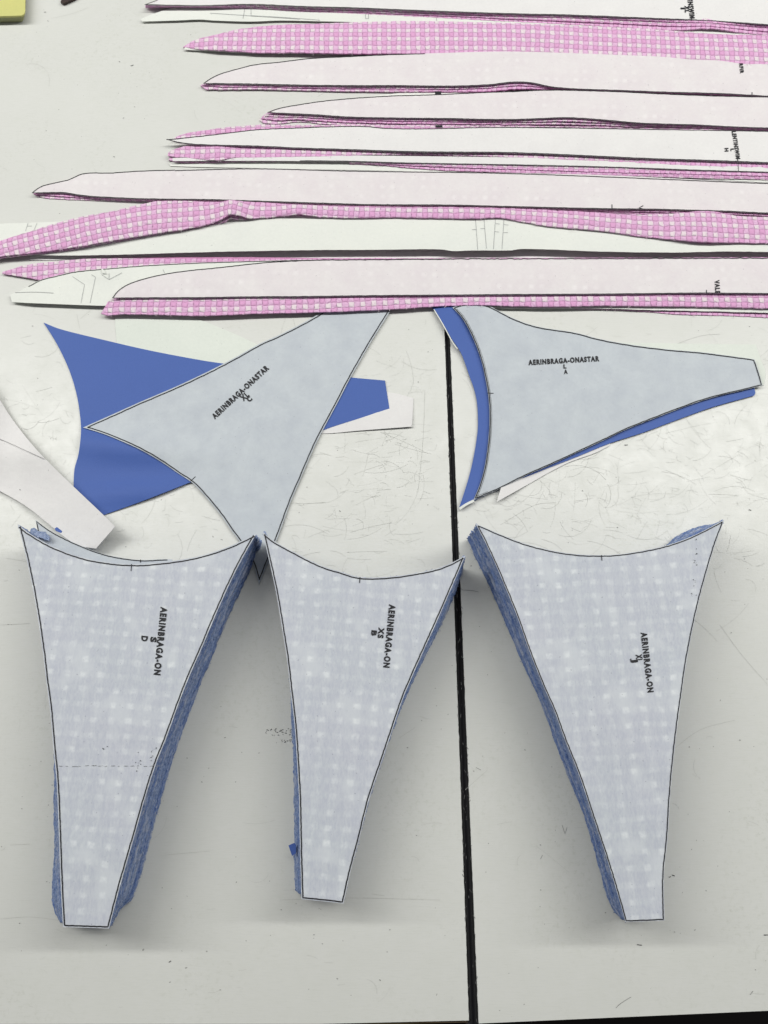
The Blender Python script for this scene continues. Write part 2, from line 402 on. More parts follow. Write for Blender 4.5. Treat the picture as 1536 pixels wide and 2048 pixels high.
# scuffs: hair-fine scratches in the laminate
def scratches():
    V, Fc = [], []
    for i in range(1400):
        r = random.random()
        if r < .62: x, y = random.uniform(560, 1536), random.gauss(930, 130)
        elif r < .8: x, y = random.uniform(0, 500), random.gauss(900, 120)
        else: x, y = random.uniform(0, 1536), random.uniform(30, 2030)
        a = random.choice([random.gauss(0, .25), random.uniform(0, 3.14)]); L = random.choice([8, 14, 20, 30, 60])*random.uniform(.5, 1.6)
        pts = []; c = random.gauss(0, .9)
        for k in range(6):
            pts.append(Vector((x, y))); x += math.cos(a)*L/5; y += math.sin(a)*L/5; a += c/5
        if any(abs(p.x-(893+52*(p.y-640)/1408+3)) < 22 for p in pts) or any(p.y > 2015 for p in pts): continue
        ribbon(V, Fc, pts, 0.0, random.uniform(.00006, .00022), .0003)
    for pts in ([(1440, 1250), (1480, 1305), (1536, 1370)], [(800, 1475), (830, 1455)], [(1345, 1500), (1400, 1460), (1470, 1440)], [(850, 780), (846, 880), (836, 985)], [(1000, 1050), (1070, 1010), (1110, 1005)], [(1320, 700), (1400, 672), (1440, 668)],
                [(560, 1800), (700, 1796), (880, 1800)], [(20, 1690), (60, 1688)], [(0, 1250), (60, 1247)], [(930, 1580), (975, 1540)], [(330, 1710), (420, 1702)], [(0, 1838), (60, 1834), (130, 1842)]):
        ribbon(V, Fc, catmull(pts, 8), 0.0, .00025, .0003)
    o = link('scratches', V, Fc, M_scr, table); o['kind'] = 'stuff'
    V, Fc = [], []
    spots = [(340, 1923, 4), (1279, 1890, 7), (1340, 1754, 3), (1347, 1751, 4), (1081, 1690, 2), (1500, 1020, 4), (1252, 890, 5), (228, 313, 2), (247, 236, 2), (239, 123, 2), (90, 24, 3), (264, 131, 4), (96, 42, 2), (1532, 1870, 6),
             (680, 1022, 2), (450, 1475, 2), (1235, 1055, 2), (1050, 1500, 2), (760, 1960, 2), (65, 652, 2), (815, 1495, 2), (1480, 1480, 2), (560, 1462, 3), (1190, 1250, 2)]
    for k in range(60): spots.append((random.uniform(10, 1530), random.uniform(640, 2010), random.uniform(.8, 1.8)))
    for k in range(22): spots.append((random.gauss(560, 20), random.gauss(1464, 5), random.uniform(1, 3)))
    for k in range(10): spots.append((random.gauss(573, 7), random.gauss(1482, 3), random.uniform(1, 3)))
    for x, y, r in spots:
        if abs(x-(893+52*(y-640)/1408+3)) < 18: continue
        a = random.gauss(0, .4); d = Vector((math.cos(a), math.sin(a)))*r*.7
        ribbon(V, Fc, [Vector((x, y))-d, Vector((x, y)), Vector((x, y))+d+Vector((0, random.uniform(-1, 1)))], 0.0, .0003+.00012*min(r, 4), .0005)
    for pts in ([(912, 1168), (925, 1180), (945, 1181), (957, 1184)], [(1124, 1650), (1130, 1668), (1134, 1655)], [(952, 1535), (962, 1540)], [(1232, 2016), (1240, 2008), (1262, 1994)],
                [(1500, 1990), (1506, 1982)], [(1085, 1710), (1081, 1718)]):
        ribbon(V, Fc, catmull(pts, 5), 0.0, .00028, .0005)
    o = link('lint', V, Fc, M_scd, table); o['kind'] = 'stuff'
scratches()
# ------------------------------------------------------------------ strips across the top
def strip(name, up, lo, z, thick, m, label, cat, group, jit=0, bulge=.0006, **kw):
    """up / lo: upper and lower cut edges from the free tip to beyond the right of the table's visible part"""
    def yy(e, x):
        for a, b in zip(e, e[1:]):
            if a[0] <= x <= b[0]: return a[1]+(b[1]-a[1])*(x-a[0])/max(1e-6, b[0]-a[0])
        return e[0][1] if x < e[0][0] else e[-1][1]
    z0 = zf(z)
    def zz(x, y):
        a, b = yy(up, x), yy(lo, x); t = min(1, max(0, (y-a)/max(b-a, 4)))
        return z0(x, y)+bulge*4*t*(1-t)*min(1, (b-a)/30)
    out = [tuple(p) for p in up]+[tuple(p) for p in reversed(lo) if (p[0] != up[0][0] or abs(p[1]-up[0][1]) > 2)]
    if out[-1] == out[0]: out.pop()
    o, poly = piece(name, out, zz, thick, m, jit=jit, step=kw.pop('step', 8), **kw)
    tag(o, label, cat, group)
    if m is M_ging:
        V, Fc = [], []; x = lo[0][0]+20
        while x < 1560:
            x += random.expovariate(1/45); y = yy(lo, x); a = random.gauss(1.6, .8); q = [Vector((x, y-1))]
            for k in range(4): q.append(q[-1]+Vector((math.cos(a), math.sin(a)))*random.uniform(.8, 2.2)); a += random.gauss(0, .7)
            ribbon(V, Fc, q, zz, random.uniform(.00025, .0005), .0003)
        t = link('loose_threads', V, Fc, M_thread, o); t['kind'] = 'stuff'
    return o, zz
R = 1700
def zh(base, *humps, tip=None):
    """height along a strip: base plus smooth humps (x, width, rise) and, if asked, a drooping free tip (x, run)"""
    def f(x, y):
        v = base+sum(a*math.exp(-((x-c)/w)**2) for c, w, a in humps)
        v += .0005*noise.noise(Vector((x*.009, base*900, 0)))
        if tip:
            t = min(1, max(0, (x-tip[0])/tip[1])); v = v*(.45+.55*t)
        return max(v, .0008)
    return f
GP, GG, GL = 'paper strips laid across the top', 'pink gingham strips laid across the top', 'pink cloth layers under the paper strips'
def layers(label, up, los, zs, thick=.0016, m=None):
    """a little pile of cut cloth: one part per layer, the lower edges stepping out"""
    e = bpy.data.objects.new('cloth_pile', None); C.objects.link(e)
    c = P((up[0][0]+R)/2, up[0][1], 0); e.location = c; e['_o'] = tuple(c)
    tag(e, label, 'fabric', GL)
    for lo, z in zip(los, zs):
        out = [tuple(p) for p in up]+[tuple(p) for p in reversed(lo)]
        piece('cloth_layer', out, z, thick, m or M_ging, parent=e, grid=40, step=5, jit=.9, jfreq=.16, spine=[(up[0][0]-40, lo[0][1]), (R+60, lo[-1][1])], phase=(random.random(), random.random()))
    return e
def lerp_edges(a, b, t, n=34):
    def yy(e, x):
        for p, q in zip(e, e[1:]):
            if p[0] <= x <= q[0]: return p[1]+(q[1]-p[1])*(x-p[0])/max(1e-6, q[0]-p[0])
        return e[0][1] if x < e[0][0] else e[-1][1]
    x0 = a[0][0]+(b[0][0]-a[0][0])*t
    out = []
    for i in range(n+1):
        x = x0+(R-x0)*i/n; out.append((x, yy(a, x)+(yy(b, x)-yy(a, x))*t))
    return out
# --- pile 1
s, z = strip('paper_strip', [(282, 38), (300, 30), (350, 14), (420, 2), (R, 0)], [(284, 43), (350, 41), (400, 39), (430, 41), (500, 43), (560, 41), (640, 42.5), (700, 44), (900, 52), (R, 100)], zh(.0035), .0004, M_white_paper,
      'white paper strip with a faint pencil box, above the topmost broad pink gingham strip', 'paper strip', GP)
lines('pencil_marks', [[(490, 15), (486, 37)], [(502, 15), (502, 31), (560, 34), (640, 40)], [(420, 26), (480, 30), (600, 38)], [(731, 27), (731, 37)], [(737, 27), (737, 37)], [(731, 37), (738, 37)], [(873, 35), (873, 41)]], z, .0005, M_pencil, s)
up1 = [(291, 10), (340, -6), (450, -14), (R, -18)]
lo1 = [(291, 10), (400, 12), (500, 9.5), (620, 14), (700, 16), (850, 22), (1024, 28), (1150, 31), (1300, 37), (1420, 42), (1536, 50), (R, 60)]
g1 = [(291, 13.5), (400, 15), (512, 18), (640, 24), (800, 31), (1024, 43), (1200, 52), (1350, 60), (1420, 57), (1490, 66), (1536, 70), (R, 80)]
layers('pink cloth layers under the paper strip lettered XL I at the top edge', up1, [g1, lerp_edges(lo1, g1, .62), lerp_edges(lo1, g1, .2)], [zh(.0045, (1420, 60, .004)), zh(.0065, (1420, 60, .003)), zh(.0085, (1420, 60, .002))])
s, z = strip('paper_strip', up1, lo1, zh(.0105), .0004, M_grey_paper, 'topmost paper strip, cut off by the upper edge of the photo and lettered XL I', 'paper strip', GP)
lines('printed_outline', [[(289, 10), (315, 0)], [(p[0], p[1]-1) for p in lo1]], z, .0010, M_ink, s, wob=.25)
text('NTINSWIM-', 1373, -14, .12, 1, 55, 11, z, M_ink, s, slant=.1)
text('XL', 1369, 11, .05, 1, 14, 9, z, M_ink, s); text('I', 1361, 15, 0, 1, 3, 9, z, M_ink, s)
# --- pile 2
up2 = [(366, 94), (385, 82), (420, 72), (470, 60), (540, 51), (640, 47), (760, 43), (830, 42), (1024, 46), (1150, 51), (1300, 58), (1400, 66), (1460, 69), (1536, 70), (R, 80)]
lo2 = [(366, 96), (400, 98), (470, 102), (520, 105), (600, 105), (700, 107), (800, 107), (900, 107.5), (1024, 106), (1150, 113), (1300, 120), (1400, 126), (1480, 128), (1536, 128), (R, 133)]
s, z = strip('paper_strip', [(370, 94), (400, 84), (520, 62), (R, 84)], [(368, 99), (400, 101), (450, 103.5), (480, 105.5), (600, 107.5), (700, 109), (900, 109.5), (1024, 108), (1300, 122), (R, 135)], zh(.0030), .0004, M_white_paper,
      'white paper sliver under the left tip of the topmost broad gingham strip', 'paper strip', GP)
s, z = strip('gingham_strip', up2, lo2, zh(.0068, (1500, 60, .0012), tip=(366, 60)), .0016, M_ging, 'topmost broad pink gingham strip, three rows of checks, ends in a rounded point', 'fabric strip', GG, jit=.8, bulge=.0012,
      spine=[(330, 76), (640, 76), (1024, 77), (1200, 86), (1536, 100), (R+80, 106)], pitch=(1.32, 1.50), phase=(.1, .30), grid=12)
# --- pile 3
up3 = [(407, 167), (420, 158), (440, 148), (470, 139), (512, 129), (560, 124), (620, 117), (700, 113), (760, 110), (850, 107), (1024, 103), (1300, 112), (R, 122)]
lo3 = [(407, 167.5), (440, 168), (512, 169), (600, 171), (700, 172), (800, 172), (900, 173), (980, 170), (1024, 165), (1060, 166), (1100, 174), (1140, 178), (1250, 182), (1330, 185), (1440, 188), (1536, 193), (R, 198)]
f3 = [(402, 171), (412, 178), (440, 178.5), (512, 178), (600, 180), (700, 182), (800, 183), (900, 183), (980, 182), (1024, 178), (1060, 177), (1100, 179), (1140, 180), (1250, 183), (1536, 194), (R, 199)]
layers('pink cloth layers under the second paper strip from the top, arched where it buckles', up3, [f3, lerp_edges(lo3, f3, .45)], [zh(.0032, (1040, 50, .004)), zh(.0050, (1040, 50, .004))])
s, z = strip('paper_strip', up3, lo3, zh(.0074, (1040, 50, .004)), .0004, M_pink_paper, 'pinkish paper strip lettered RFIR, directly below the topmost broad gingham strip', 'paper strip', GP)
lines('printed_outline', [up3[:10], [(407, 166.5)]+[(p[0], p[1]-1.2) for p in lo3[1:]], [(1504, 184), (1504, 190)]], z, .0010, M_ink, s, wob=.25)
text('RFIR', 1478, 127, .12, 1, 20, 8, z, M_ink, s)
# --- pile 4
up4 = [(535, 225), (560, 216), (600, 209), (640, 203), (700, 197), (780, 192), (880, 189), (940, 186), (1024, 183), (1100, 180), (1200, 182), (1250, 184), (1330, 188), (1440, 192), (1536, 194), (R, 198)]
lo4 = [(535, 226), (580, 228), (640, 231), (700, 235), (800, 237), (900, 238), (1000, 240), (1080, 238), (1130, 236), (1200, 240), (1280, 247), (1400, 251), (1450, 254), (1536, 257), (R, 262)]
f4 = [(518, 240), (530, 246), (560, 247), (600, 243), (640, 247), (700, 250), (800, 252), (900, 252), (1000, 253), (1100, 254), (1200, 255), (1300, 258), (1400, 260), (1536, 264), (R, 268)]
s, z = strip('paper_strip', [(600, 215), (800, 186), (1000, 182), (R, 197)], [(600, 240), (1000, 252), (R, 266)], zh(.0010), .0004, M_white_paper, 'mostly hidden white paper strip with two black notch marks', 'paper strip', GP)
lines('notch_mark', [[(870, 185.5), (882.5, 185.5)]], .0050, .0050, M_ink, s); lines('notch_mark', [[(871, 252.5), (885, 252.5)]], .0044, .0036, M_ink, s)
layers('dark pink cloth layers under the third paper strip, frayed at the left tip', up4, [f4, lerp_edges(lo4, f4, .66), lerp_edges(lo4, f4, .3)], [zh(.0020), zh(.0040, (1140, 60, .001)), zh(.0060, (1140, 60, .002))])
s, z = strip('paper_strip', up4, lo4, zh(.0086, (1140, 60, .002)), .0004, M_pink_paper, 'pinkish paper strip without lettering, third from the top, over frayed dark pink layers', 'paper strip', GP)
lines('printed_outline', [up4, [(p[0], p[1]-1.2) for p in lo4]], z, .0010, M_ink, s, wob=.25)
# --- pile 5
up5 = [(333, 279), (400, 272), (460, 265), (512, 259), (600, 255), (700, 252), (740, 253), (770, 256), (850, 257), (1000, 254), (1300, 258), (1536, 262), (R, 266)]
lo5 = [(333, 279.5), (360, 286), (400, 290), (512, 293), (600, 297), (700, 300), (820, 304), (900, 305), (1024, 306), (1150, 311), (1300, 318), (1400, 321), (1536, 326), (R, 332)]
s, z = strip('paper_strip', [(338, 326), (400, 310), (R, 345)], [(340, 332), (400, 334), (512, 336), (600, 338), (700, 340), (800, 342), (900, 344), (1024, 347), (1150, 350), (1250, 354), (1350, 358), (1450, 363), (1536, 367), (R, 375)], zh(.0012), .0004, M_white_paper,
      'thin white paper edge just above the paper strip with the slanted left end', 'paper strip', GP)
lines('printed_outline', [[(1024, 345.5), (1150, 348.5), (1350, 356.5), (1536, 365.5), (R, 373)]], z, .0006, M_ink, s, wob=.2)
s, z = strip('gingham_strip', [(700, 322), (R, 330)], [(700, 327), (760, 330), (800, 334), (900, 341), (1024, 345), (1100, 347), (1200, 351), (1300, 353), (1400, 356), (1536, 359), (R, 366)], zh(.0030), .0012, M_ging, 'lower of two thin pink gingham edges at the right, below the strip lettered L H', 'fabric strip', GG, jit=.9,
      spine=[(600, 330), (1024, 343), (R+80, 360)], phase=(0, .2))
s, z = strip('gingham_strip', [(700, 320), (R, 326)], [(700, 325), (760, 328), (900, 334), (1024, 338), (1200, 344), (1300, 346), (1536, 352), (R, 360)], zh(.0046), .0010, M_ging, 'upper of two thin pink gingham edges at the right, below the strip lettered L H', 'fabric strip', GG, jit=.9,
      spine=[(600, 325), (1024, 336), (R+80, 352)], phase=(.3, .6))
s, z6 = strip('paper_strip', [(345, 316), (600, 310), (R, 325)], [(345, 322), (500, 321.5), (600, 322), (700, 323), (800, 326), (900, 328), (1024, 330), (1100, 332), (1200, 334), (1300, 337), (1400, 341), (1536, 345), (R, 352)], zh(.0060), .0004, M_grey_paper, 'narrow off-white paper sliver just under the strip lettered L H', 'paper strip', GP)
lines('printed_outline', [[(600, 321), (700, 322), (800, 325), (900, 327), (1024, 329), (1200, 333), (1400, 340), (1536, 344), (R, 351)], [(1476, 326), (1477, 343)]], z6, .0007, M_ink, s, wob=.2)
g5b = [(336, 311), (352, 314), (373, 315), (400, 318), (437, 320), (467, 315), (512, 315), (600, 313), (700, 311), (780, 309), (840, 309), (1024, 314), (1150, 320), (1300, 327), (1536, 337), (R, 342)]
layers('purplish cloth layers under the left tip of the small gingham point', [(340, 306), (400, 296), (R, 318)], [[(337, 320), (360, 324), (400, 325), (437, 324), (512, 322), (600, 321), (700, 321), (1024, 324), (R, 348)]], [zh(.0030)])
s, z = strip('gingham_strip', [(336, 305), (350, 298), (375, 292), (420, 290), (R, 320)], g5b, zh(.0062, (437, 30, .002)), .0014, M_ging, 'short exposed pink gingham point below the long pointed paper strip lettered L H', 'fabric strip', GG, jit=1.0, bulge=.001,
      spine=[(300, 303), (400, 304), (600, 303), (R+80, 330)], phase=(.2, .02), grid=12)
s, z = strip('gingham_strip', [(348, 276), (370, 267), (400, 262), (440, 256), (512, 250), (560, 249.5), (640, 250), (700, 250), (800, 251), (R, 262)], [(348, 280), (400, 284), (R, 290)], zh(.0042), .0014, M_ging, 'pink gingham strip peeking out above the pointed paper strip lettered L H', 'fabric strip', GG, jit=.9,
      spine=[(300, 270), (400, 262), (600, 255), (R+80, 268)], phase=(.2, .55))
s, z = strip('paper_strip', up5, lo5, zh(.0094), .0004, M_grey_paper, 'long off-white paper strip with a sharp left point, lettered L H', 'paper strip', GP)
lines('printed_outline', [[(p[0], p[1]+.5) for p in up5], [(p[0], p[1]-1.2) for p in lo5]], z, .0010, M_ink, s, wob=.25)
text('LENTINSWIM-', 1463, 262, .16, 1, 60, 9, z, M_ink, s, slant=.15)
text('L', 1461, 297, .05, 1, 5, 7, z, M_ink, s); text('H', 1449, 296, .05, 1, 7, 8, z, M_ink, s)
# --- pile 7
up7 = [(64, 386), (80, 374), (100, 368), (135, 360), (168, 347), (220, 346), (280, 342), (350, 340), (512, 336.5), (700, 341), (860, 343), (1024, 346), (1200, 350), (1536, 366), (R, 372)]
lo7 = [(64, 387), (125, 386), (160, 391), (190, 394), (250, 397), (320, 399), (420, 400), (512, 403), (640, 407), (740, 410), (900, 411), (1024, 414), (1200, 418), (1300, 419), (1380, 421), (1450, 423), (1536, 427), (R, 432)]
f7 = [(70, 389), (85, 395), (150, 399), (250, 401), (420, 405), (512, 408), (740, 415), (1024, 419), (1200, 425), (1300, 428), (1450, 432), (1536, 436), (R, 441)]
layers('shaded cloth layers under the paper strip with the slanted left end', [(66, 384), (100, 370), (170, 356), (R, 380)], [f7, lerp_edges(lo7, f7, .5)], [zh(.0018), zh(.0038)])
s, z = strip('paper_strip', up7, lo7, zh(.0064), .0004, M_pink_paper, 'pinkish paper strip with a slanted, stepped left end and a small sideways V mark', 'paper strip', GP)
lines('printed_outline', [up7[:8], [(350, 341), (512, 337.5), (700, 342), (1024, 347), (1536, 367)], [(p[0], p[1]-1.2) for p in lo7], [(1224, 409), (1224, 417)], [(1287, 411), (1278, 415), (1286, 418)]], z, .0010, M_ink, s, wob=.25)
# --- pile 8
s, z = strip('paper_sheet', [(-60, 449), (40, 446), (200, 440), (500, 425), (1000, 425), (R, 470)], [(-60, 512), (70, 510), (130, 511), (250, 509), (380, 505), (512, 502), (640, 500), (760, 499.5), (880, 498.5), (905, 502), (940, 501), (1024, 500.5), (1040, 498), (1100, 499), (1200, 503), (1350, 505), (1450, 503), (1536, 504), (R, 506)], zh(.0120, tip=(-60, 600)), .0004, M_white_paper,
      'broad white paper strip with pencilled vertical ticks, below the long curved gingham strip', 'paper strip', GP, jit=.4)
lines('pencil_marks', [[(951, 438), (955.5, 499)], [(968, 438), (973, 497)], [(991, 438), (987, 498)], [(1008, 438), (1004, 498)], [(944, 459), (953, 459)], [(961, 457), (970, 457)], [(991, 447), (1000, 448)], [(989, 463), (998, 464)], [(1008, 449), (1017, 450)], [(1007, 465), (1016, 465)]], z, .0004, M_pencil, s)
lines('pencil_marks', [[(56, 446), (51, 462)], [(54, 452), (64, 452)], [(74, 446), (68, 460)]], z, .0004, M_pencil, s)
up8 = [(-60, 503), (0, 482), (30, 472), (60, 463), (100, 450), (160, 434), (220, 423), (260, 414), (310, 403), (380, 402), (440, 404), (460, 400), (490, 403), (512, 404), (600, 409), (700, 412), (800, 414), (900, 414), (1024, 417), (1100, 420), (1200, 425), (1280, 429), (1360, 426), (1400, 422), (1430, 423), (1470, 431), (1536, 434), (R, 440)]
lo8 = [(-60, 528), (0, 513), (40, 508), (100, 501), (160, 492), (230, 480), (300, 468), (380, 456), (420, 447), (445, 437), (460, 428), (475, 430), (500, 436), (525, 435), (570, 431), (600, 428), (640, 433), (700, 435), (780, 434), (860, 435), (940, 437), (1000, 435), (1040, 442), (1100, 452), (1200, 461), (1280, 472), (1360, 480), (1410, 484), (1480, 485), (1536, 486), (R, 488)]
z8 = zh(.0155, (465, 26, .008), (600, 30, .003), (1400, 60, .003), tip=(-100, 300))
s, z = strip('gingham_strip', up8, lo8, z8, .0016, M_ging, 'long curved pink gingham strip with a raised fold, ending at the left edge', 'fabric strip', GG, jit=.9, bulge=.0016,
      spine=[(-120, 534), (0, 494), (100, 470), (200, 448), (300, 430), (400, 422), (465, 416), (520, 421), (600, 419), (800, 424), (1000, 427), (1100, 434), (1200, 443), (1300, 451), (1400, 455), (R+80, 466)], phase=(.0, .30), grid=12)
for i in range(1):
    layers('dark pink cloth layers lining the underside of the long curved gingham strip', [(p[0], p[1]+3) for p in up8], [[(p[0], p[1]+(3 if not 440 < p[0] < 500 else 8)) for p in lo8]], [lambda x, y: z8(x, y)*.7])
# --- pile 9
s, z = strip('paper_strip', [(60, 500), (300, 500), (R, 490)], [(60, 520), (300, 522), (R, 522)], zh(.0010), .0004, M_grey_paper, 'shadowed paper lying in the dark gap below the broad white strip', 'paper strip', GP)
z9g = zh(.0038)
s, z = strip('gingham_strip', [(4, 544), (20, 540), (50, 530), (100, 524), (150, 519), (200, 517), (300, 517), (400, 517.5), (512, 518), (700, 517), (1024, 516), (R, 514)], [(4, 547), (30, 551), (60, 556), (85, 560), (200, 566), (400, 560), (R, 545)], z9g, .0016, M_ging, 'pink gingham point above the white paper with pencilled chevrons', 'fabric strip', GG, jit=1.1, bulge=.001,
      spine=[(-40, 552), (85, 541), (200, 531), (400, 524), (R+80, 522)], phase=(.3, .1), grid=12)
for zz_, dy in ((.0030, 2.0),):
    s2, z2 = strip('gingham_strip', [(100, 528), (200, 516), (512, 514.5), (640, 516), (R, 518)], [(100, 532), (200, 530), (R, 530)], zh(zz_), .0010, M_pink, 'shadowed pink edge running along the dark gap under the broad blank white strip', 'fabric strip', GG, jit=.7)
def z9(x, y): return .0064+.002*math.exp(-((x-200)/60)**2-((y-545)/14)**2)-(.0035 if x < 60 else 0)*(1-x/60 if x > 0 else 1)
s, poly = piece('paper_sheet', [(20, 589), (40, 582), (57, 572), (80, 560), (110, 552), (150, 543), (200, 538), (300, 530), (400, 525), (500, 522), (600, 519.5), (760, 519), (R, 517), (R, 560), (800, 575), (500, 600), (300, 612), (210, 611.5), (160, 610), (110, 608), (60, 606), (24, 604)], z9, .0004, M_white_paper, step=8)
tag(s, 'white paper sheet with pencilled chevrons and a torn flap, near the left edge', 'paper strip', GP)
lines('printed_outline', [[(57, 573), (80, 561), (110, 553), (150, 544), (200, 539), (300, 531), (400, 526), (500, 523), (600, 520.5)]], z9, .0008, M_ink, s, wob=.25)
lines('pencil_marks', [[(145, 553), (169, 569)], [(169, 569), (162, 606)], [(183, 549), (191, 554)], [(191, 554), (180, 606)], [(203, 549), (218, 559)], [(218, 559), (244, 545)], [(218, 546), (218, 559)], [(30, 585), (70, 584), (107, 586)], [(326, 539), (329, 546)]], z9, .0004, M_pencil, s)
piece('torn_flap', [(202, 537), (206, 538), (212, 547), (205, 546)], .0100, .0004, M_white_paper, parent=s, flat=True)
# --- pile 10 (lowest)
up10 = [(225, 596), (235, 583), (250, 572), (280, 560), (330, 548), (380, 541), (440, 535), (512, 527), (560, 523), (640, 520), (760, 519), (900, 518), (1024, 517.5), (1536, 516), (R, 516)]
lo10 = [(225, 597), (300, 596.5), (400, 596), (512, 594.5), (600, 594), (760, 592), (900, 591), (1024, 590), (1200, 589), (1400, 587), (1536, 588), (R, 590)]
g10 = [(202, 628), (215, 630), (250, 628), (312, 629), (400, 631), (512, 627), (600, 625), (700, 622), (800, 617), (860, 613), (960, 610), (1024, 612), (1100, 613), (1200, 611), (1300, 612), (1400, 613), (1536, 616), (R, 620)]
s, z = strip('gingham_strip', [(1150, 590), (R, 600)], [(1150, 617), (1250, 620), (1350, 628), (1450, 631), (1536, 635), (R, 642)], zh(.0014), .0014, M_ging, 'lowest pink gingham edge, showing only at the right end of the lowest pile', 'fabric strip', GG, jit=.8, spine=[(1000, 610), (R+80, 634)], phase=(.1, .5))
s, z = strip('paper_strip', [(930, 600), (R, 600)], [(930, 615), (1024, 617), (1200, 617), (1300, 620), (1400, 622), (1536, 625.5), (R, 630)], zh(.0040), .0004, M_white_paper, 'thin white paper edge under the lowest gingham strip, at the right', 'paper strip', GP, jit=.7)
s, z = strip('gingham_strip', [(202, 627), (208, 617), (216, 604), (224, 597), (240, 588), (400, 584), (R, 575)], g10, zh(.0082, tip=(120, 120)), .0016, M_ging, 'lowest long pink gingham strip, one and a half rows of checks, touching the blue pieces', 'fabric strip', GG, jit=.9, bulge=.0012,
      spine=[(150, 618), (400, 618), (600, 613), (850, 601), (1024, 598), (1300, 597), (R+80, 604)], phase=(.25, .05), grid=12, pitch=(1.40, 1.42))
s, z = strip('paper_strip', up10, lo10, zh(.0118, tip=(100, 110)), .0004, M_pink_paper, 'lowest long pinkish paper strip with a rounded left end, lettered VALE', 'paper strip', GP)
lines('printed_outline', [up10[:12], [(p[0], p[1]-1.2) for p in lo10], [(1413, 580), (1413, 587)]], z, .0010, M_ink, s, wob=.25)
lines('edge_line', [up10[8:]], z, .0011, M_ink, s, wob=.8)  # jagged black line drawn along the upper edge
text('VALE', 1429, 560, .06, 1, 27, 10, z, M_ink, s)
# ------------------------------------------------------------------ sheets in the middle
s, p = piece('paper_sheet', [(228, 600), (345, 600), (372, 628), (420, 647), (512, 688), (600, 740), (480, 790), (260, 770), (236, 700)], .0007, .0003, M_thin_paper)
tag(s, 'thin white sheet between the large blue piece and the lowest gingham strip', 'paper')
s, p = piece('paper_sheet', [(600, 770), (775, 784), (827, 796), (824, 853), (720, 861), (643, 867), (600, 860)], lambda x, y: .0007+.003*max(0, (x-640)/190)*max(0, (y-790)/70), .0003, M_grey_paper)
tag(s, 'white paper end right of the short blue tab beside the letter C sheet', 'paper')
def wave(x, y):
    g = lambda cx, cy, sx, sy, ang, h: h*math.exp(-(((x-cx)*math.cos(ang)+(y-cy)*math.sin(ang))/sx)**2-((-(x-cx)*math.sin(ang)+(y-cy)*math.cos(ang))/sy)**2)
    return g(250, 893, 150, 30, .10, .007)+g(260, 985, 120, 22, -.1, .004)
s, p = piece('blue_lining_piece', [(87, 645), (120, 658), (200, 678), (300, 701), (400, 720), (447, 727), (600, 745), (703, 755), (770, 761), (779, 817), (715, 838), (652, 858), (520, 910), (384, 963), (290, 1000), (207, 1030), (147, 975), (149, 938), (157, 908), (162, 862), (160, 830), (155, 797), (146, 762), (133, 727), (112, 685)],
             lambda x, y: .0016+wave(x, y), .0008, M_blue, step=7)
tag(s, 'plain blue cloth piece with long pointed corners, crossing under the large paper lettered XL C', 'fabric piece')
def zC(x, y): return .0030+wave(x, y)*1.02+.0004*noise.noise(Vector((x*.01, y*.01, 2)))
oc_ = [(166, 855), (220, 831), (280, 804), (350, 774), (420, 741), (470, 715), (520, 687), (560, 669), (620, 638), (665, 610), (700, 585), (800, 585), (787, 611), (740, 687), (720, 722), (700, 757), (680, 796), (650, 852), (630, 891), (600, 960), (580, 1007), (560, 1062), (545, 1100), (518, 1168),
       (505, 1125), (482, 1087), (460, 1057), (440, 1028), (410, 992), (385, 966), (360, 949), (320, 922), (280, 899), (240, 881), (205, 867)]
s, p = piece('paper_pattern', oc_, zC, .0004, M_blue_paper, step=8)
tag(s, 'large bluish paper pattern with a left-pointing tip over the plain blue cloth, lettered XL C', 'paper pattern')
V, Fc = [], []; ribbon(V, Fc, offset(p, 3.2), zC, .0012, .0005, True, .3); ribbon(V, Fc, [Vector((381, 962)), Vector((391, 953))], zC, .0008)
link('printed_outline', V, Fc, M_ink, s)
text('AERINBRAGA-ONASTAR', 430, 839, 110, -102, 149, 12, zC, M_ink, s)
text('XL', 487, 803, 110, -102, 17, 12, zC, M_ink, s); text('C', 499, 805, 110, -102, 9, 11, zC, M_ink, s)
# letter A piece on the right
s, p = piece('paper_sheet', [(1180, 684), (1300, 686), (1512, 689), (1522, 720), (1531, 745), (1527, 771), (1400, 780), (1200, 760)], .0007, .0003, M_thin_paper)
tag(s, 'white paper corner showing above and right of the narrow end of the letter A sheet', 'paper')
s, p = piece('paper_slip', [(993, 1004), (1003, 972), (1080, 938), (1225, 880), (1218, 892), (1190, 906), (1140, 924), (1100, 944), (1045, 975)], lambda x, y: .0014+.0045*max(0, min(1, (1060-x)/67)), .0003, M_grey_paper)
tag(s, 'small white paper sliver curling out under the lower edge of the letter A sheet', 'paper')
def zB(x, y): return .0024+.004*math.exp(-((x-900)/40)**2-((y-660)/90)**2)+.003*math.exp(-((x-925)/28)**2-((y-1000)/40)**2)
s, p = piece('blue_lining_piece', [(864, 614), (885, 645), (905, 680), (917, 697), (926, 715), (940, 755), (948, 777), (954, 805), (956, 850), (953, 880), (948, 910), (941, 942), (930, 980), (918, 1016), (946, 1002), (1002, 975), (1081, 942), (1150, 915), (1221, 886), (1286, 865), (1356, 839), (1426, 814), (1508, 791), (1511, 786), (1509, 777), (1440, 740), (1200, 700), (1000, 640), (940, 605)],
             zB, .0008, M_blue, step=7)
tag(s, 'plain blue cloth piece with a concave left edge, lying just under the letter A sheet', 'fabric piece')
lines('paper_backing', [[(919, 1017.5), (932, 1009), (948, 1001)]], zB, .0028, M_white_paper, s, eps=.0004)
lines('paper_backing', [[(868, 619), (886, 649), (905, 684), (915, 698)]], zB, .0012, M_white_paper, s, eps=.0004)
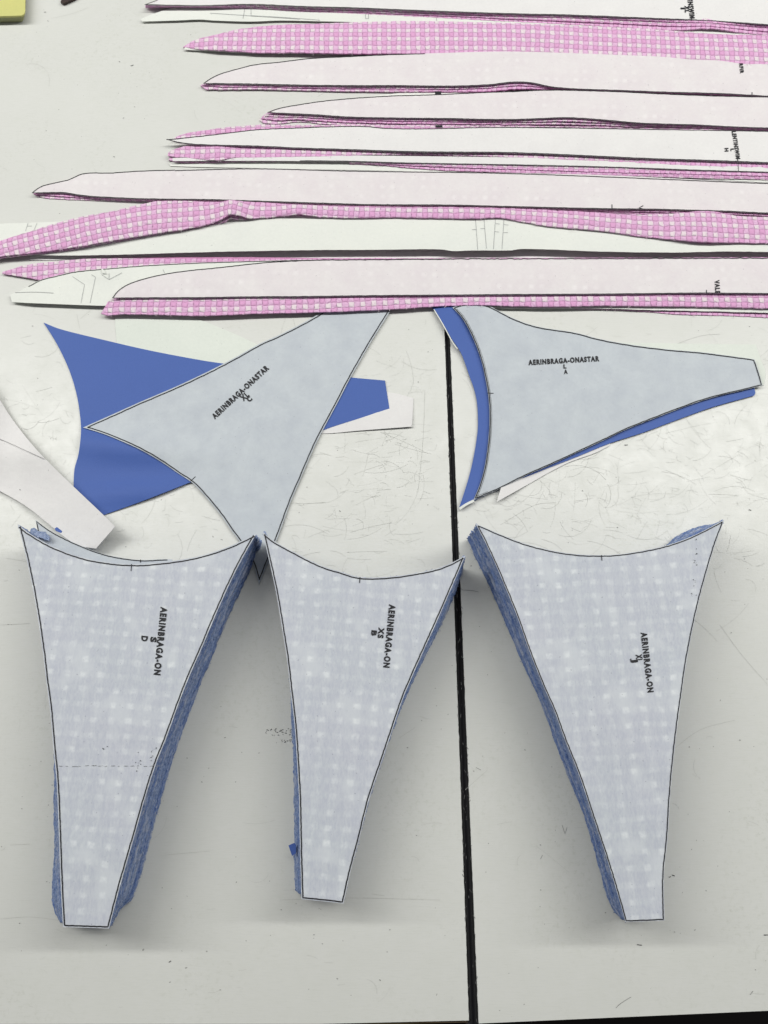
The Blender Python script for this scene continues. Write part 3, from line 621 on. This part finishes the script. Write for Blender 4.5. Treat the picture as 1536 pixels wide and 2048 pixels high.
def zA(x, y): return .0050+.003*math.exp(-((x-930)/50)**2-((y-640)/60)**2)+.0004*noise.noise(Vector((x*.01, y*.01, 8)))
oA = [(905, 615), (922, 610), (945, 606.5), (965, 608), (985, 615), (1000, 623), (1030, 638), (1060, 649), (1090, 656), (1150, 665), (1200, 678), (1260, 689), (1330, 698), (1400, 704), (1440, 709), (1509, 718.5), (1518, 745), (1525, 771), (1475, 783), (1440, 791), (1390, 806), (1300, 840), (1250, 860), (1200, 884), (1150, 907), (1100, 930), (1050, 952), (1000, 977), (947, 1000),
      (960, 968), (969, 935), (976, 888), (979, 842), (977, 795), (970, 753), (961, 716), (945, 674), (925, 637)]
s, p = piece('paper_pattern', oA, zA, .0004, M_blue_paper, step=8)
tag(s, 'bluish paper pattern tapering to the right across a blue cloth edge, lettered L A', 'paper pattern')
V, Fc = [], []; pi = offset(p, 1.8); ribbon(V, Fc, pi, zA, .0012, .0005, True, .3); ribbon(V, Fc, [Vector((975, 786)), Vector((987, 786.5))], zA, .0008)
ribbon(V, Fc, offset(p, 4.6)[-55:], zA, .0003, .0005)
link('printed_outline', V, Fc, M_ink, s)
text('AERINBRAGA-ONASTAR', 1057, 730.5, 141, -8, 142, 11, zA, M_ink, s)
text('L', 1127, 737, 1, -.05, 6, 8.5, zA, M_ink, s); text('A', 1128, 748, 1, -.05, 7.5, 9, zA, M_ink, s)
# curled white sheet at the left edge
def zL(x, y):
    t = max(0, min(1, (x-60)/170)); return .022*max(0, min(1.2, (50-x)/110))**2+ .004+.012*math.exp(-((x-60)/70)**2-((y-900)/50)**2)+.020*t**2+.006*math.sin(x*.025+y*.012)*.5
s, p = piece('paper_sheet', [(-80, 745), (0, 817), (17, 830), (60, 885), (100, 927), (147, 973), (207, 1030), (230, 1053), (192, 1097), (160, 1092), (133, 1077), (100, 1050), (53, 1013), (0, 982), (-80, 940)], zL, .0004, M_grey_paper, step=10)
tag(s, 'curled white paper sheet at the left edge, its raised corner over the blue cloth', 'paper')
s, p = piece('paper_sheet', [(-90, 690), (-20, 770), (0, 800), (20, 832), (55, 878), (90, 918), (50, 900), (0, 878), (-90, 850)], lambda x, y: zL(x, y)+.0015, .0004, M_grey_paper, step=10)
tag(s, 'second white paper corner overlapping the curled sheet at the left edge', 'paper')
lines('pencil_marks', [[(39, 979), (41, 980)]], zL, .0008, M_ink, s)
# ------------------------------------------------------------------ the three thick stacks
def resample(pts, n):
    q = catmull(pts, 4); cum = [0]
    for a, b in zip(q, q[1:]): cum.append(cum[-1]+(b-a).length)
    out = []; k = 0
    for i in range(n):
        d = cum[-1]*i/n
        while k < len(cum)-2 and cum[k+1] < d: k += 1
        t = (d-cum[k])/max(1e-9, cum[k+1]-cum[k]); out.append(q[k].lerp(q[k+1], t))
    return out
def stack(sides_top, sides_base, h, n_layers, label, seed, group):
    """sides: four edges round the outline; a base edge of None stands plumb under the top edge"""
    cnt = [110, 150, 24, 150]
    T, B = [], []
    for st, sb, n in zip(sides_top, sides_base, cnt):
        t = [P(p.x, p.y, h) for p in resample(st, n)]
        T += t
        B += [Vector((p.x, p.y, 0)) for p in t] if sb is None else [P(p.x, p.y, 0) for p in resample(sb, n)]
    n = len(T)
    # ease the joins between edges that lean and edges that stand plumb
    D = [b-Vector((t.x, t.y, 0)) for t, b in zip(T, B)]
    for _ in range(3): D = [(D[i-1]+D[i]*2+D[(i+1) % n])/4 for i in range(n)]
    e = bpy.data.objects.new('fabric_stack', None); C.objects.link(e)
    c = sum(B, Vector())/n; c.z = 0; e.location = c; e['_o'] = tuple(c)
    tag(e, label, 'fabric stack', group)
    th = h/n_layers; rnd = random.Random(seed)
    for k in range(n_layers):
        f = k/(n_layers-1); lean = (1-f)**1.25
        sh = Vector((rnd.gauss(0, .0006), rnd.gauss(0, .0005), 0)); amp = rnd.uniform(.0004, .0010)
        ring = []
        for i in range(n):
            a = T[i-1]; b = T[(i+1) % n]; tt = b-a; nr = Vector((-tt.y, tt.x, 0)).normalized()
            w = noise.noise(Vector((i*.055, k*.55, seed)))*.0010+noise.noise(Vector((i*.62, k*3.7, seed+9)))*amp*2.0+noise.noise(Vector((i*.21, k*1.3, seed+19)))*.0008
            p = Vector((T[i].x, T[i].y, 0))+D[i]*lean+sh+nr*w-nr*(.0012+.0008*max(0, f*3-2))
            ring.append(p)
        z0 = k*th+.0003; V = []
        prof = [(-.0004, 0.0), (.0003, .25), (.0003, .75), (-.0004, .97)]
        cen = sum(ring, Vector())/n
        for o_, zz in prof:
            for i in range(n):
                a = ring[i-1]; b = ring[(i+1) % n]; tt = b-a; nr = Vector((-tt.y, tt.x, 0)).normalized()
                V.append(ring[i]+nr*o_+Vector((0, 0, z0+zz*th*1.06+.0003*noise.noise(Vector((i*.5, k*2.1, seed+3))))))
        Fc = []
        for r in range(3):
            for i in range(n): Fc.append([r*n+(i+1) % n, r*n+i, (r+1)*n+i, (r+1)*n+(i+1) % n])
        cap = delaunay_2d_cdt([Vector((v.x, v.y)) for v in V[3*n:]], [], [list(range(n))], 3, 1e-5)
        b0 = len(V); zc = sum(v.z for v in V[3*n:])/n; V += [Vector((v.x, v.y, zc)) for v in cap[0]]
        for f in cap[2]:
            f = [b0+i for i in f]
            Fc.append(f if (V[f[1]]-V[f[0]]).cross(V[f[2]]-V[f[0]]).z > 0 else f[::-1])
        m = rnd.choice([0, 0, 1, 1, 2])
        o = link('cloth_layer', V, Fc, M_terry[m], e)
        for p in o.data.polygons[:3*n]: p.use_smooth = True
    # frayed threads on the cut edge
    V, Fc = [], []
    for k in range(1500):
        i = rnd.randrange(n); f = rnd.random(); p = Vector((T[i].x, T[i].y, 0))+D[i]*(1-f)**1.25; p.z = f*h*.96
        tt = T[(i+1) % n]-T[i-1]; tt.z = 0; tt.normalize(); nr = Vector((-tt.y, tt.x, 0))
        q = [p-nr*.0018]; d = nr*rnd.uniform(.3, 1)+tt*rnd.gauss(0, .8)+Vector((0, 0, rnd.gauss(-.2, .4))); L = rnd.uniform(.0010, .0034)
        for j in range(3): q.append(q[-1]+d.normalized()*L*.45); d = d+Vector((rnd.gauss(0, .4), rnd.gauss(0, .4), rnd.gauss(0, .3)))
        w = rnd.uniform(.00010, .00022); b0 = len(V)
        for x in q: V += [x+Vector((w, 0, 0)), x+Vector((-w, w, 0)), x+Vector((0, -w, w))]
        for j in range(3):
            for r in range(3): a_ = b0+j*3+r; b_ = b0+j*3+(r+1) % 3; Fc.append([a_, b_, b_+3, a_+3])
    o = link('frayed_threads', V, Fc, M_terry[0], e); o['kind'] = 'stuff'
    return e
GS = 'thick stacks of blue terry under paper patterns'
def top_paper(sides, h, mat_, label, inset, extra=0.0):
    out = [p for s_ in sides for p in s_[:-1]]
    z = lambda x, y: h+.0022+.0006*noise.noise(Vector((x*.012, y*.012, h*90)))+extra
    s, p = piece('paper_pattern', out, z, .0004, mat_, step=6, grid=16)
    tag(s, label, 'paper pattern')
    return s, p, z
def outline(p, z, ins, parent, ticks, w=.0012):
    V, Fc = [], []
    ribbon(V, Fc, offset(p, ins), z, w, .0004, True, .35)
    for t in ticks: ribbon(V, Fc, [Vector(t[0]), Vector(t[1])], z, .0008, .0006)
    return link('printed_outline', V, Fc, M_ink, parent)
# --- D
Dt = [(35, 1048), (60, 1067), (100, 1090), (150, 1110), (200, 1122), (263, 1128), (320, 1125), (380, 1116), (420, 1106), (460, 1092), (513, 1067)]
Dr = [(513, 1067), (495, 1098), (470, 1145), (449, 1190), (427, 1240), (402, 1300), (382, 1345), (360, 1400), (333, 1475), (313, 1525), (289, 1600), (271, 1665), (255, 1720), (238, 1780), (218, 1857)]
Db = [(218, 1857), (126, 1854)]
Dl = [(126, 1854), (121, 1760), (117, 1650), (113, 1560), (107, 1500), (100, 1420), (92, 1360), (85, 1300), (73, 1220), (60, 1150), (45, 1085), (35, 1048)]
hD = .060
eD = stack([Dt, Dr, Db, Dl], [None, [(519, 1078), (512, 1118), (492, 1165), (466, 1220), (448, 1262), (420, 1330), (400, 1378), (386, 1415), (362, 1480), (345, 1530), (322, 1610), (302, 1680), (286, 1745), (268, 1800), (240, 1822), (222, 1846)], [(222, 1846), (150, 1835), (122, 1846)],
       [(122, 1846), (107, 1815), (104, 1780), (108, 1700), (108, 1600), (109, 1540), (109, 1480), (116, 1400), (118, 1300), (115, 1240), (108, 1190), (100, 1130), (93, 1100)]], hD, 34,
      'thick blue terry stack at the left, under the paper lettered S D', 3, GS)
s, p = piece('paper_pattern', [(71, 1040), (100, 1061), (140, 1082), (200, 1106), (240, 1115), (282, 1120), (330, 1118), (345, 1119), (340, 1132), (263, 1150), (150, 1130), (79, 1090), (76, 1066)], hD-.009, .0005, M_blue_paper)
tag(s, 'second bluish paper pattern peeking out behind the concave top edge of the S D sheet', 'paper pattern')
V, Fc = [], []; ribbon(V, Fc, catmull([(78, 1068), (73, 1043), (100, 1062.5), (140, 1083.5), (200, 1107.5), (240, 1116.5), (282, 1121.5), (335, 1119.5)], 6), hD-.009, .0009, .0005, False, .3); ribbon(V, Fc, [Vector((281, 1119)), Vector((281, 1125))], hD-.009, .0008)
link('printed_outline', V, Fc, M_ink, s)
s, p, z = top_paper([Dt, Dr, Db, Dl], hD, stack_paper('paper over blue check', 4, 0), 'bluish paper pattern on the left thick stack, lettered S D', 2)
outline(p, z, 3.3, s, [((263, 1128), (262, 1142))])
text('AERINBRAGA-ON', 321, 1213, -14, 137, 137, 14, z, M_ink, s)
text('S', 301, 1273, -1.5, 14, 11, 13, z, M_ink, s); text('D', 283, 1271, -1.5, 14, 11, 13, z, M_ink, s)
segs = [[(x, 1532+random.gauss(0, .8)), (x+random.uniform(3, 12), 1532+random.gauss(0, .8))] for x in range(118, 325, 13)]
lines('fold_crease', segs, z, .00035, M_pencil, s, eps=.0007)
segs = []
for cx, cy, sx, sy, k in ((275, 1515, 3, 16, 9), (305, 1508, 4, 14, 9), (198, 1532, 6, 1, 5), (212, 1500, 3, 4, 3)):
    for _ in range(k):
        a = (random.gauss(cx, sx), random.gauss(cy, sy)); segs.append([a, (a[0]+random.gauss(0, 1.5), a[1]+random.gauss(0, 1.5))])
lines('ink_specks', segs, z, .0006, M_ink, s, eps=.0007)['kind'] = 'stuff'
piece('cloth_corner', [(60, 1059), (68, 1055), (75, 1062), (90, 1064), (99, 1074), (98, 1082), (78, 1074), (64, 1068)], hD-.003, .002, M_terry[2], parent=eD, grid=5, step=3, jit=1.5, jfreq=.3)
# --- B
Bt = [(525, 1063), (545, 1080), (590, 1105), (640, 1130), (680, 1143), (720, 1154), (770, 1154), (820, 1148), (870, 1138), (900, 1127), (931, 1111)]
Br = [(931, 1111), (912, 1155), (897, 1190), (873, 1245), (848, 1300), (828, 1345), (805, 1400), (778, 1480), (763, 1525), (738, 1600), (718, 1680), (702, 1740), (687, 1807)]
Bb = [(687, 1807), (603, 1798)]
Bl = [(603, 1798), (600, 1700), (598, 1600), (595, 1540), (589, 1450), (582, 1390), (574, 1320), (563, 1250), (551, 1180), (538, 1120), (525, 1063)]
hB = .054
stack([Bt, Br, Bb, Bl], [None, [(929, 1136), (912, 1190), (892, 1235), (868, 1285), (845, 1330), (822, 1378), (795, 1440), (765, 1510), (745, 1570), (725, 1640), (708, 1700), (695, 1740), (678, 1782)], None,
       [(606, 1790), (590, 1782), (589, 1700), (588, 1600), (587, 1520), (584, 1440), (582, 1390), (578, 1320), (572, 1250), (562, 1200), (552, 1150), (541, 1092)]], hB, 31,
      'middle thick blue terry stack, under the paper lettered XS B', 11, GS)
s, p = piece('fabric_scrap', [(577, 1691), (588, 1686), (592, 1690), (592, 1706), (584, 1712)], .022, .0012, M_blue, grid=6, step=4)
tag(s, 'tiny blue cloth tab poking out of the left side of the middle stack', 'fabric scrap')
s, p, z = top_paper([Bt, Br, Bb, Bl], hB, stack_paper('paper over blue check', 5, .004), 'bluish paper pattern on the middle stack, lettered XS B', 2)
outline(p, z, 3.0, s, [((720, 1154), (719, 1166))])
text('AERINBRAGA-ON', 778, 1208, -12, 126, 127, 13.5, z, M_ink, s)
text('XS', 757, 1254, -1.5, 14, 22, 12, z, M_ink, s); text('B', 743, 1260, -1.5, 14, 11, 11, z, M_ink, s)
# --- J
Jt = [(951, 1047), (1000, 1068), (1050, 1087), (1100, 1100), (1150, 1108), (1203, 1110), (1250, 1107), (1320, 1094), (1360, 1082), (1400, 1065), (1449, 1039)]
Jr = [(1449, 1039), (1430, 1090), (1415, 1140), (1400, 1195), (1385, 1260), (1372, 1330), (1362, 1400), (1352, 1475), (1345, 1540), (1340, 1600), (1335, 1680), (1328, 1750), (1329, 1841)]
Jb = [(1329, 1841), (1251, 1844)]
Jl = [(1251, 1844), (1240, 1805), (1213, 1715), (1188, 1640), (1158, 1550), (1128, 1475), (1108, 1420), (1088, 1375), (1058, 1300), (1033, 1230), (998, 1145), (973, 1090), (951, 1047)]
hJ = .062
stack([Jt, Jr, Jb, Jl], [[(932, 1077), (1000, 1110), (1060, 1130), (1130, 1138), (1200, 1138), (1260, 1130), (1325, 1094), (1350, 1072), (1390, 1053), (1436, 1046)],
       [(1436, 1046), (1412, 1110), (1395, 1160), (1380, 1210), (1362, 1290), (1350, 1360), (1340, 1420), (1328, 1490), (1318, 1560), (1310, 1640), (1300, 1720), (1295, 1810)], [(1295, 1810), (1246, 1838)],
       [(1246, 1838), (1226, 1822), (1214, 1798), (1198, 1740), (1173, 1650), (1138, 1560), (1110, 1490), (1082, 1412), (1046, 1335), (1010, 1250), (984, 1190), (955, 1130), (932, 1077)]], hJ, 35,
      'right-hand blue terry stack leaning out to the left, under the paper lettered XL J', 23, GS)
s, p, z = top_paper([Jt, Jr, Jb, Jl], hJ, stack_paper('paper over blue check', -3, .009), 'bluish paper pattern on the right-hand thick stack, lettered XL J', 2)
outline(p, z, 2.3, s, [((1203, 1110), (1204, 1121))], .0010)
text('AERINBRAGA-ON', 1281, 1265, 14, 121, 121, 13, z, M_ink, s)
text('XL', 1271, 1309, 1, 8, 15, 13, z, M_ink, s); text('J', 1260, 1317, 1, 8, 9, 14, z, M_ink, s)
segs = []
for _ in range(16):
    a = (random.gauss(1391, 4), random.uniform(1075, 1200)); segs.append([a, (a[0]+random.gauss(0, 1.5), a[1]+random.gauss(0, 1.5))])
lines('ink_specks', segs, z, .0006, M_ink, s, eps=.0007)['kind'] = 'stuff'
# blue scrap near the left stack
s, p = piece('fabric_scrap', [(109, 1057), (114, 1054), (124, 1062), (122, 1066), (112, 1062)], .045, .0008, M_blue, flat=True, step=3)
tag(s, 'tiny blue cloth corner showing between the curled white sheet and the left stack', 'fabric scrap')
# ------------------------------------------------------------------ note pad and dark tip in the upper left corner
pad = bpy.data.objects.new('note_pad', None); C.objects.link(pad); c = P(0, 20); pad.location = c; pad['_o'] = tuple(c)
tag(pad, 'thick yellow sticky note pad cut off by the upper left corner', 'note pad')
def pad_out(dx=0, dy=0): return [(-90+dx, -60), (49+dx, -60), (50.5+dx, 22+dy), (48+dx, 28+dy), (43+dx, 31+dy), (-90+dx, 33+dy)]
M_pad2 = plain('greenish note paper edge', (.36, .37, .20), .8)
for k in range(9):
    zt = .0014*(k+1); sft = 12*(8-k)/8
    top = k == 8
    pts = [(-90, -60), (50-.2*sft+random.uniform(-.4, .4), -60), (50-.25*sft, 22+sft), (48-.2*sft, 28+sft*.95), (42, 31+sft), (-90, 34+sft)]
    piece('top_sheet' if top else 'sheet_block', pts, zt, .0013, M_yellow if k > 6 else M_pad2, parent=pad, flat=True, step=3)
s, p = piece('leather_strip', [(121, 4), (123, -3), (128, -40), (190, -60), (170, -22), (150, -4), (140, 1), (126, 7)], .004, .003, M_dark, step=4, grid=10)
tag(s, 'dark brown pointed tip poking in from the upper edge, right of the yellow note pad', 'leather strip')
for o in bpy.data.objects:
    for k in ('_o', '_n'):
        if k in o: del o[k]
